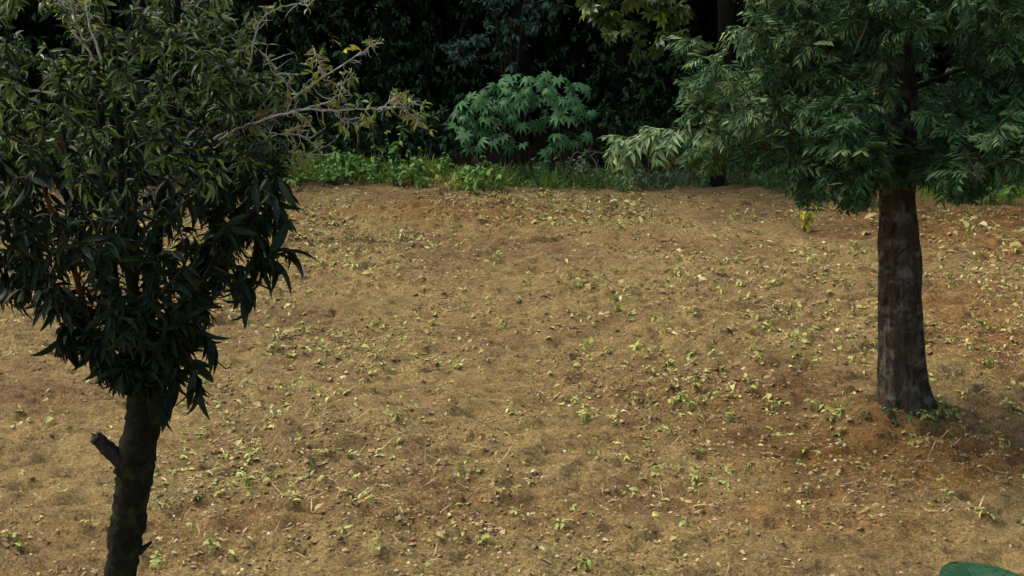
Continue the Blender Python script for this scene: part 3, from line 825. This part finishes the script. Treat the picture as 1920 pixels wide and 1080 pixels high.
for sx in (-1, 1):
    n = 9000
    P = np.stack([sx * (14 + rng.random(n) * 6), rng.uniform(6, 26, n), rng.random(n) ** .9 * 9], -1)
    D = unit(rng.normal(0, 1, P.shape)); S = rng.uniform(.3, .55, n)
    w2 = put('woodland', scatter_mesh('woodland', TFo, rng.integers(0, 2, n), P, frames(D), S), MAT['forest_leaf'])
    tag(w2, 'wall of dark trees closing the %s side of the clearing' % ('west' if sx < 0 else 'east'), 'woodland', kind='stuff')
# understory shrubs in the shade
def under(px, py, w, h, Y, label, mat='under_leaf', size=(.08, .15), n=70, per=9):
    c = at_y(px, py, Y); b = np.array([c[0], Y, float(ground_h(c[0], Y, False))])
    pts = []
    while len(pts) < n:
        u = rng.uniform(-1, 1, 3)
        if np.linalg.norm(u) > 1: continue
        pts.append(b + np.array([u[0] * w, u[1] * w * .6, h * (.55 + .45 * u[2])]))
    return bush('forest_shrub', label, 'shrub', b, pts, [blade(.36, .3, .6, 3), blade(.3, .3, 1.0, 3)], MAT[mat], size, per, MAT['bark_forest'], 4, 60, .35, 'shaded shrubs inside the wood')
LBL = 'dim leafy shrub in the black shade of the wood'
for a in [(560, 200, 1.1, 2.9, 19.6), (680, 180, 1.2, 3.1, 20.4), (790, 200, .9, 2.2, 20.6), (640, 230, .8, 1.3, 18.9), (740, 245, .8, 1.1, 19.0), (430, 220, 1.2, 2.4, 19.2), (280, 220, 1.3, 2.6, 19.3), (130, 220, 1.3, 2.4, 19.0), (-20, 230, 1.2, 2.4, 19.0),
          (520, 180, 1.0, 3.2, 21.0), (620, 160, 1.1, 3.3, 21.4), (850, 170, 1.1, 3.2, 21.6), (960, 180, 1.0, 3.2, 21.2), (1080, 180, 1.1, 3.1, 21.4), (1190, 190, 1.0, 2.2, 20.8), (1130, 250, .7, 1.0, 19.4), (830, 260, .6, .9, 18.9),
          (1250, 250, .9, 1.6, 19.8), (1450, 240, 1.1, 2.2, 19.0), (1620, 240, 1.2, 2.4, 19.2), (1800, 240, 1.2, 2.4, 18.8), (1930, 240, 1.0, 2.2, 18.6)]:
    under(*a, LBL)

# broad-leaved tree whose bough hangs into view from the right
rng = np.random.default_rng(53)
YO = 17.4
ob = at_y(1345, 320, YO); ob[2] = ground_h(ob[0], ob[1])
over = empty('maple_leaved_tree', ob)
tag(over, 'tree with broad lobed yellowish green leaves hanging beside the feathery crown', 'tree')
ol = np.array(over.location)
limb('trunk', [ol + (0, 0, -.05), ol + (.05, .05, 1.6), ol + (-.05, 0, 3.4), ol + (.1, 0, 5.0)], .11, .05, MAT['bark_forest'], over, ol, 12, 18)
nodes = []
for pts in ([(1340, -40), (1290, -60), (1220, -30), (1150, 10), (1100, 50)], [(1340, -80), (1280, -90), (1230, 0), (1200, 70)], [(1340, -60), (1300, -20), (1270, 40), (1250, 90)]):
    nodes += list(limb('branch', [at_y(x, y, YO - .12 * i) for i, (x, y) in enumerate(pts)], .03, .008, MAT['bark_forest'], over, ol, 7))
pts = []
while len(pts) < 125:
    x, y = rng.uniform(1085, 1300), rng.uniform(-110, 105)
    if y > 20 + (x - 1085) * .55 + 15 and x < 1180: continue
    pts.append(at_y(x, y, YO - .45 + rng.normal(0, .18)))
tw = grow(nodes, np.array(pts), rng, .1, 5, .6, .1)
tubes_part('twigs', tw, [np.linspace(.006, .003, 5) for q in tw], MAT['twig'], over, 4)
P, D, S = leaves_along(tw, 3.0, rng, .6, 1.0, .4, .10, .17)
foliage(over, 'foliage', MAT['over_leaf'], [palmate(5, 1.7, .20, rng=rng, notch=.55, cup=.3), palmate(5, 1.6, .22, rng=rng, notch=.6, cup=.5)], P, D, S, rng, 300, .4)
cp = ol + np.array([-.2, 0, 4.2]) + rng.normal(0, 1, (1500, 3)) * (1.1, 1.0, .7)
cp = cp[cp[:, 2] > 3.0]
oc = put('crown', scatter_mesh('crown', TFo, rng.integers(0, 2, len(cp)), cp - ol, frames(unit(rng.normal(0, 1, cp.shape))), rng.uniform(.18, .3, len(cp))), MAT['over_leaf'], over)
oc['kind'] = 'stuff'

# ================================================================== EDGE GRASS AND WEEDS
rng = np.random.default_rng(61)
GT = [blade(.05, .4, 1.2, 3), blade(.045, .4, 1.9, 3), blade(.06, .4, .7, 3)]
def edge_y(px):
    px = np.asarray(px, float)
    return 16 * vnoise(px, px * 0, 70, 5) + 8 * vnoise(px, px * 0, 22, 6) + np.interp(px, [-200, 540, 700, 860, 960, 1100, 1300, 1420, 1500, 1640, 1800, 2100], [330, 338, 352, 366, 352, 356, 352, 358, 375, 385, 380, 378])
def grass(n, px0, px1, depth, h, mat, label, thin=None):
    P, S = [], []
    tries = 0
    while len(P) < n:
        px = rng.uniform(px0, px1)
        clump = vnoise(np.array([px]), np.array([0.0]), 26, 3)[0] + .5
        if rng.random() > .35 + .8 * clump: continue
        p = on_ground(px, edge_y(px) - 3)
        off = rng.random() ** 1.2 * depth - (rng.random() ** 2 * .8 if rng.random() < .2 else 0)
        x, y = p[0] + rng.normal(0, .05), p[1] + off + rng.normal(0, .05)
        P.append((x, y, float(ground_h(x, y)) - .01)); S.append(rng.uniform(.5, 1.0) * h * (.55 + .6 * clump) * min(1, max(.25, .45 + off)))
    P, S = np.array(P), np.array(S)
    D = unit(np.stack([rng.normal(0, .38, n), rng.normal(-.1, .34, n), np.ones(n)], -1))
    g = put('grass', scatter_mesh('grass', GT, rng.integers(0, 3, n), P, frames(D, (0, -1, 0), rng.uniform(-3, 3, n)), S), MAT[mat])
    return tag(g, label, 'grass', kind='stuff')
grass(6500, -150, 860, 1.5, .40, 'grass', 'bright green grass fringe where the soil meets the wood')
grass(900, 780, 955, .7, .34, 'yellow_grass', 'yellowing grass patch in the green fringe')
grass(1500, 860, 1180, .9, .38, 'weed', 'green grass below the star-leaved bush')
grass(2200, 1130, 1640, 1.0, .30, 'dark_weed', 'short dark weeds along the shaded edge behind the feathery tree')
grass(1500, 1740, 2080, .7, .34, 'grass', 'green grass fringe right of the feathery tree trunk')
# countable leafy weeds in the fringe
_lm = {}
def leaf_meshes(tm, mat):
    if (id(tm), mat) not in _lm:
        ms = []
        for tv, tf in tm:
            me = mesh_tris('leaf', tv, tf); me.materials.append(MAT[mat]); ms.append(me)
        _lm[(id(tm), mat)] = ms
    return _lm[(id(tm), mat)]
def weed_plant(name, label, cat, group, p, h, spread, nst, tm, mat, leaf, per, stem='green_stem'):
    root = empty(name, p); tag(root, label, cat, group); p = np.array(p, float)
    tw = []
    for k in range(nst):
        a = rng.uniform(0, 2 * np.pi); e = p + np.array([math.cos(a) * spread * rng.uniform(.3, 1), math.sin(a) * spread * rng.uniform(.3, 1), h * rng.uniform(.6, 1.05)])
        q = smooth_path([p + rng.normal(0, .01, 3) * (1, 1, 0) - (0, 0, .01), p + (e - p) * (.35, .35, .6), e], 6)
        v, f = tube(q - p, np.linspace(.006, .0025, 6) * max(.35, h / .5), 5)
        put('stem', mesh_tris('stem', v, f), MAT[stem], root); tw.append(q)
    P, D, S = leaves_along(tw, per, rng, .9, .35, .3, *leaf)
    M = frames(D, roll=rng.normal(0, .5, len(P)))
    ms = leaf_meshes(tm, mat)
    single_objects('leaf', ms, rng.integers(0, len(tm), len(P)), P - p, M, S, root)
    return root
WT = [blade(.42, .3, .8, 3), blade(.34, .3, 1.1, 3)]
for (px, dy, h, sp) in [(735, .45, .75, .22), (700, .5, .55, .25), (770, .5, .5, .25), (650, .4, .4, .25), (600, .45, .45, .28), (830, .55, .45, .22)] + [(rng.uniform(520, 960), rng.uniform(-.35, .6), rng.uniform(.12, .42), rng.uniform(.10, .25)) for _ in range(34)] + [(rng.uniform(1790, 1930), rng.uniform(0, .4), rng.uniform(.15, .3), .15) for _ in range(6)]:
    p = on_ground(px, edge_y(px)); x, y = p[0], p[1] + dy
    weed_plant('weed', 'leafy bright green weed standing up in the grass fringe', 'weed', 'green weeds in the fringe', (x, y, float(ground_h(x, y))), h, sp, 5, WT, 'weed', (.07, .13), 7)
for (px, dy, h, sp) in [(890, .4, .4, .2), (930, .25, .35, .2), (1010, .3, .42, .25), (1060, .25, .45, .28), (1095, .3, .5, .3), (1130, .2, .4, .3), (1170, .1, .3, .25), (1210, .3, .45, .3), (1265, .25, .35, .3), (1330, .2, .3, .25), (1390, .25, .4, .25), (1450, .3, .5, .3), (1490, .3, .4, .25)]:
    p = on_ground(px, edge_y(px)); x, y = p[0], p[1] + dy
    weed_plant('weed', 'dark green weed in the shaded fringe under the bushes', 'weed', 'dark weeds in the fringe', (x, y, float(ground_h(x, y))), h, sp, 5, WT, 'dark_weed', (.06, .12), 7)
for k in range(6):
    px = rng.uniform(800, 945); p = on_ground(px, edge_y(px)); x, y = p[0], p[1] + rng.uniform(-.15, .15)
    weed_plant('weed', 'yellowing leafy weed at the soil side of the green fringe', 'weed', 'yellow weeds in the fringe', (x, y, float(ground_h(x, y))), rng.uniform(.12, .24), .14, 5, WT, 'yellow_grass', (.05, .10), 6)
# dead stalks leaning by the bush
for pts in ([(1050, 345), (1085, 300), (1100, 285), (1130, 288), (1145, 310)], [(1125, 340), (1118, 310), (1108, 292), (1095, 280)], [(1055, 318), (1075, 290), (1092, 288), (1110, 300)]):
    y0 = on_ground(pts[0][0], 352)[1] + .35
    q = [at_y(x, y, y0 + .04 * k) for k, (x, y) in enumerate(pts)]
    q[0][2] = ground_h(q[0][0], q[0][1]) - .01
    root = empty('dead_stalk', q[0]); tag(root, 'thin dry bent stalk leaning beside the star-leaved bush', 'stalk', 'dry stalks by the bush')
    limb('stem', q, .009, .004, MAT['dry_stem'], root, np.array(q[0]), 5, 14)
    k = np.array(q)[-2]
    limb('side_shoot', [k, k + (.08, 0, .05), k + (.2, .02, .04)], .005, .003, MAT['dry_stem'], root, np.array(q[0]), 5, 6)

# ================================================================== SEEDLINGS ON THE SOIL
rng = np.random.default_rng(71)
ST = [blade(.46, .3, .9, 2), blade(.38, .3, 1.3, 2)]
seed_px = [(930, 487), (934, 497), (990, 523), (986, 538), (977, 567), (940, 608), (948, 614), (1153, 513), (1153, 567), (1160, 585), (1070, 520), (1075, 535), (1097, 655), (1233, 607), (1250, 623), (693, 452), (1193, 657), (865, 690),
           (860, 887), (853, 903), (1223, 787), (1260, 812), (1190, 935), (1097, 1060), (710, 1030), (790, 1075), (1053, 987), (660, 863), (1275, 985), (450, 895), (470, 905), (300, 885), (303, 955), (400, 1027), (427, 1050), (547, 943), (293, 1063),
           (20, 1010), (67, 900), (30, 1040), (1543, 770), (1573, 840), (1560, 907), (1307, 900), (1300, 925), (1787, 782), (1880, 832), (1853, 967), (1820, 432), (1600, 462), (1524, 490), (1781, 542), (1837, 612), (1377, 412), (1380, 475), (1427, 605), (1435, 612), (1333, 542), (1175, 358), (1740, 785), (1727, 790), (640, 998), (905, 1020), (1500, 640), (1340, 450), (1420, 440)]
while len(seed_px) < 300:
    x, y = rng.uniform(300, 1920), 372 + 420 * rng.random() ** 1.3
    q = on_ground(x, y)
    if y < edge_y(x) + 8 or rng.random() > .5 + 1.4 * vnoise(q[0], q[1], 1.3, 8) or abs(x - 1690) < 60: continue
    seed_px.append((x, y))
for k, (x, y) in enumerate(seed_px):
    p = GP(x, y)
    h = (rng.uniform(.03, .065) if k >= 66 else rng.uniform(.045, .09)) if y < 780 else rng.uniform(.035, .07)
    weed_plant('seedling', 'small pale green seedling sprouting from the bare soil', 'seedling', 'seedlings on the soil', p, h, h * .9, 3, ST, 'seedling', ((.03, .06) if k >= 66 else (.045, .08)) if y < 780 else (.035, .065), 2.4)
for a in np.linspace(-2.6, -.1, 9):
    x, y = RT[0] + math.cos(a) * rng.uniform(.24, .34), RT[1] + math.sin(a) * rng.uniform(.24, .34)
    weed_plant('weed', 'tiny weed growing against the foot of the feathery tree', 'weed', 'weeds at the tree foot', (x, y, float(ground_h(x, y))), rng.uniform(.03, .07), .05, 4, ST, 'dark_weed' if a < -1 else 'seedling', (.03, .06), 3)
n = 1700
x = rng.uniform(-8, 8, n * 6); y = rng.uniform(6.5, 17, n * 6)
x = np.where(rng.random(n * 6) < .6, np.round(x / .42) * .42 + rng.normal(0, .05, n * 6) + .06 * y, x)
u, v, _ = project(np.stack([x, y, 0 * x], -1))
ok = np.nonzero((u > -60) & (u < 1980) & (v > edge_y(u) + 8) & (v < 980) & (rng.random(n * 6) < .5 + 1.0 * vnoise(x, y, 1.3, 8)))[0][:n]
x, y = x[ok], y[ok]; n = len(x)
P = np.repeat(np.column_stack([x, y, ground_h(x, y) + .004]), 6, 0)
D = unit(np.stack([rng.normal(0, 1, 6 * n), rng.normal(0, 1, 6 * n), rng.uniform(.2, 1.1, 6 * n)], -1))
sm = put('seedlings', scatter_mesh('seedlings', ST, rng.integers(0, 2, 6 * n), P, frames(D, roll=rng.normal(0, .4, 6 * n)), rng.uniform(.02, .048, 6 * n)), MAT['seedling'])
tag(sm, 'many tiny yellow-green sprouts all over the soil', 'seedling', kind='stuff')
p = GP(1508, 436)
weed_plant('yellow_plant', 'small bright yellow plant at the hanging tip of the feathery crown', 'plant', None, p, .33, .15, 9, ST, 'yellow_leaf', (.06, .11), 8)

# ================================================================== LITTER, STONES, CRUMBS
rng = np.random.default_rng(83)
def field_points(n, power=1.0):
    out = []
    while len(out) < n:
        x = rng.uniform(-9, 9, 4000); y = rng.uniform(5.2, 17.6, 4000)
        u, v, _ = project(np.stack([x, y, np.zeros(4000)], -1))
        ok = (u > -260) & (u < 2180) & (v < 1200) & (v > edge_y(u) + 4)
        ok &= rng.random(4000) < np.clip(.45 + (1.3 if power != 2 else .8) * vnoise(x, y, 1.3, 8) + (1.4 if power == 1 else .6) * vnoise(x, y, .32, 13), .04, 1)
        ok &= (x - RT[0]) ** 2 + (y - RT[1]) ** 2 > .09
        out += list(np.stack([x[ok], y[ok]], -1))
    P = np.array(out[:n])
    return np.column_stack([P, ground_h(P[:, 0], P[:, 1])])
LT = [blade(.45, .5, 1.6, 2), blade(.36, .6, 2.2, 2), blade(.5, .4, .8, 2), blade(.30, .7, 1.2, 2)]
n = 8200
P = field_points(n)
S = np.clip(rng.lognormal(math.log(.052), .38, n), .02, .12) * np.interp(P[:, 1], [6, 9, 16], [.58, .85, 1.3])
D = unit(np.stack([rng.normal(0, 1, n), rng.normal(0, 1, n), rng.normal(.3, .3, n)], -1))
M = frames(D, roll=rng.normal(0, .5, n)); P[:, 2] += .008 + S * .14
w = rng.integers(0, 4, n)
u, v, dep = project(P)
score = np.where((u > 0) & (u < 1920) & (v < 1080), S / dep, 0)
idx = np.argsort(-score)
ms = []
for tv, tf in LT:
    me = mesh_tris('fallen_leaf', tv, tf); me.materials.append(MAT['litter']); ms.append(me)
for o in single_objects('fallen_leaf', ms, w[idx[:300]], P[idx[:300]], M[idx[:300]], S[idx[:300]], None):
    tag(o, 'curled dry pale leaf lying on the bare soil', 'leaf', 'fallen leaves on the soil')
rest = idx[300:]
lit = put('leaf_litter', scatter_mesh('leaf_litter', LT, w[rest], P[rest], M[rest], S[rest]), MAT['litter'])
tag(lit, 'scatter of small dry leaf scraps over the soil', 'litter', kind='stuff')
# crumbled scraps, too fine to tell apart
n = 17000
P = field_points(n, 2); P[:, 2] += .006
D = unit(np.stack([rng.normal(0, 1, n), rng.normal(0, 1, n), rng.normal(.2, .3, n)], -1))
FV = np.array([(0, 0, 0), (-.28, .45, .10), (.30, .5, .12), (0, 1, -.05)]); FF = np.array([(0, 2, 1), (1, 2, 3)], np.int32)
sc = put('dry_scraps', scatter_mesh('dry_scraps', [(FV, FF)], np.zeros(n, int), P, frames(D, roll=rng.normal(0, .5, n)), rng.uniform(.012, .034, n)), MAT['scrap'])
tag(sc, 'fine tan crumbs of dead leaf spread over the soil', 'litter', kind='stuff')
# straw
n = 2600
P = field_points(n); P[:, 2] += .008
D = unit(np.stack([rng.normal(0, 1, n), rng.normal(0, .8, n), rng.normal(.1, .14, n)], -1))
st = put('straw', scatter_mesh('straw', [blade(.09, .6, .6, 2), blade(.07, .6, -.5, 2)], rng.integers(0, 2, n), P, frames(D), rng.uniform(.04, .14, n)), MAT['straw'])
tag(st, 'thin dry stalks and straw strewn over the soil', 'straw', kind='stuff')
# clods
def clod(seed):
    import bmesh
    bm = bmesh.new(); bmesh.ops.create_icosphere(bm, subdivisions=1, radius=1)
    r = np.random.default_rng(seed)
    v = np.array([x.co[:] for x in bm.verts]); v *= (1 + r.normal(0, .22, len(v)))[:, None]; v *= r.uniform(.55, 1.1, 3) * np.array([1.1, 1, .7])
    f = np.array([[q.index for q in t.verts] for t in bm.faces], np.int32); bm.free()
    return v, f
CT = [clod(k) for k in range(4)]
n = 7000
P = field_points(n, 1)
S = rng.uniform(.006, .020, n) * np.where(rng.random(n) < .08, 1.6, 1)
OV = np.array([(1, 0, 0), (-1, 0, 0), (0, 1, 0), (0, -1, 0), (0, 0, 1), (0, 0, -1.0)])
OF = np.array([(0, 2, 4), (2, 1, 4), (1, 3, 4), (3, 0, 4), (2, 0, 5), (1, 2, 5), (3, 1, 5), (0, 3, 5)], np.int32)
OT = [(OV * rng.uniform(.6, 1.3, (6, 1)) * (1.2, 1, .7) + rng.normal(0, .15, (6, 3)), OF) for _ in range(4)]
nb = 5200
Pb = field_points(nb, 1); Sb = rng.uniform(.010, .026, nb) * np.interp(Pb[:, 1], [6, 10, 16], [.8, 1, 1.15])
P = np.concatenate([P, Pb]); S = np.concatenate([S, Sb]); n = n + nb
n2 = 30000
P2 = field_points(n2, 2); S2 = rng.uniform(.003, .010, n2)
S2 = S2 * np.where(rng.random(n2) < .1, 1.5, 1)
CA = scatter_mesh('soil_crumbs', CT + OT, np.concatenate([np.where(rng.random(n) < .25, rng.integers(0, 4, n), rng.integers(4, 8, n)), rng.integers(4, 8, n2)]), np.concatenate([P, P2]), frames(unit(rng.normal(0, 1, (n + n2, 3)))), np.concatenate([S, S2]))
CA.polygons.foreach_set('use_smooth', np.zeros(len(CA.polygons), bool))
cl = put('soil_crumbs', CA, MAT['clod'])
tag(cl, 'loose crumbs and clods of brown earth', 'soil', kind='stuff')
# pale pebbles
st_px = [(893, 947), (415, 945), (400, 950), (370, 928), (572, 1006), (330, 1017), (325, 1040), (58, 1041), (180, 797), (25, 802), (1300, 1034), (750, 1080), (1045, 1045), (1066, 1005), (1840, 720), (1567, 865), (1510, 875), (1428, 905), (1770, 960), (1060, 848), (668, 750), (1068, 762), (915, 788), (1240, 512), (1262, 495), (1200, 490), (1412, 435), (1396, 562), (1625, 752), (1490, 570), (1730, 750)]
ms = []
for tv, tf in CT:
    me = mesh_tris('pebble', tv, tf); me.materials.append(MAT['stone']); ms.append(me)
P = np.array([GP(x, y) for x, y in st_px]); S = rng.uniform(.010, .017, len(P)); P[:, 2] += S * .35
for o in single_objects('pebble', ms, rng.integers(0, 4, len(P)), P, frames(unit(rng.normal(0, 1, P.shape))), S, None):
    tag(o, 'small whitish pebble showing bright on the soil', 'pebble', 'pale pebbles on the soil')

# ================================================================== LARGE LEAF PLANT IN FRONT
rng = np.random.default_rng(91)
tip = at_y(1800, 1053, 2.35)
pb = np.array([tip[0] + .02, 2.02, 0.0]); pb[2] = ground_h(pb[0], pb[1])
big = empty('large_leaf_plant', pb)
tag(big, 'plant in front with one broad smooth dark green leaf rising into view', 'plant')
def broad(width=.8, droop=.5):
    n, k = 11, 6
    V, F = [], []
    for i in range(n):
        t = i / (n - 1); w = width * .5 * (math.sin(math.pi * min(1, t ** .75 * .985 + .01)) ** .62)
        a = droop * (t - .2); y, z = t * math.cos(a * .5), -t * math.sin(a * .5)
        for j in range(k + 1):
            s = j / k * 2 - 1
            V.append((s * w, y - .06 * s * s * (1 - t), z + abs(s) * w * .22 + .012 * math.sin(9 * t + 4 * abs(s))))
    for i in range(n - 1):
        for j in range(k):
            a = i * (k + 1) + j
            F += [(a, a + 1, a + k + 2), (a, a + k + 2, a + k + 1)]
    return np.array(V), np.array(F, np.int32)
bv = broad()[0].reshape(11, 7, 3)
vp = [tube(bv[:, 3] + (0, 0, .004), np.linspace(.011, .003, 11), 5)]
for i in range(1, 9):
    for e, st in ((0, -1), (6, 1)):
        a = bv[i, 3]; b = bv[min(10, i + 1), 3 + 2 * st]; c = bv[min(10, i + 2), e]
        vp.append(tube(np.array([a, b, c]) + (0, 0, .004), [.005, .004, .002], 4))
VEINS = mesh_tris('veins', *join(vp))
bl = mesh_tris('leaf', *broad()); bl.materials.append(MAT['big_leaf'])
spec = [(tip, np.array([-.02, 1.0, .28]), .215), (None, np.array([.9, .2, .05]), .34), (None, np.array([-.55, -.9, .0]), .30), (None, np.array([.4, -1, -.1]), .34), (None, np.array([.8, .5, -.1]), .28)]
for k, (tp_, d, L) in enumerate(spec):
    d = unit(d)
    Mx = frames(d[None])
    p0 = tip - Mx[0] @ np.array(broad()[0][-4]) * L if tp_ is not None else pb + np.array([0, 0, 1.45 - .22 * k]) + d * .18
    q = smooth_path([pb + (0, 0, 1.2 - .2 * k), pb + (0, 0, 1.45 - .22 * k) + d * (.02, .02, 0), p0], 8)
    limb('petiole', [pb + (0, 0, 1.2 - .2 * k), (pb + (0, 0, 1.2 - .2 * k) + p0) / 2 + (0, 0, .04), p0], .008, .005, MAT['green_stem'], big, pb, 6, 8)
    lo = single_objects('leaf', [bl], [0], (p0 - pb)[None], Mx, np.array([L]), big)[0]
    vo = put('veins', VEINS, MAT['big_vein'], lo)
limb('stem', [pb - (0, 0, .05), pb + (.02, 0, .6), pb + (0, 0, 1.25)], .018, .010, MAT['green_stem'], big, pb, 8, 12)
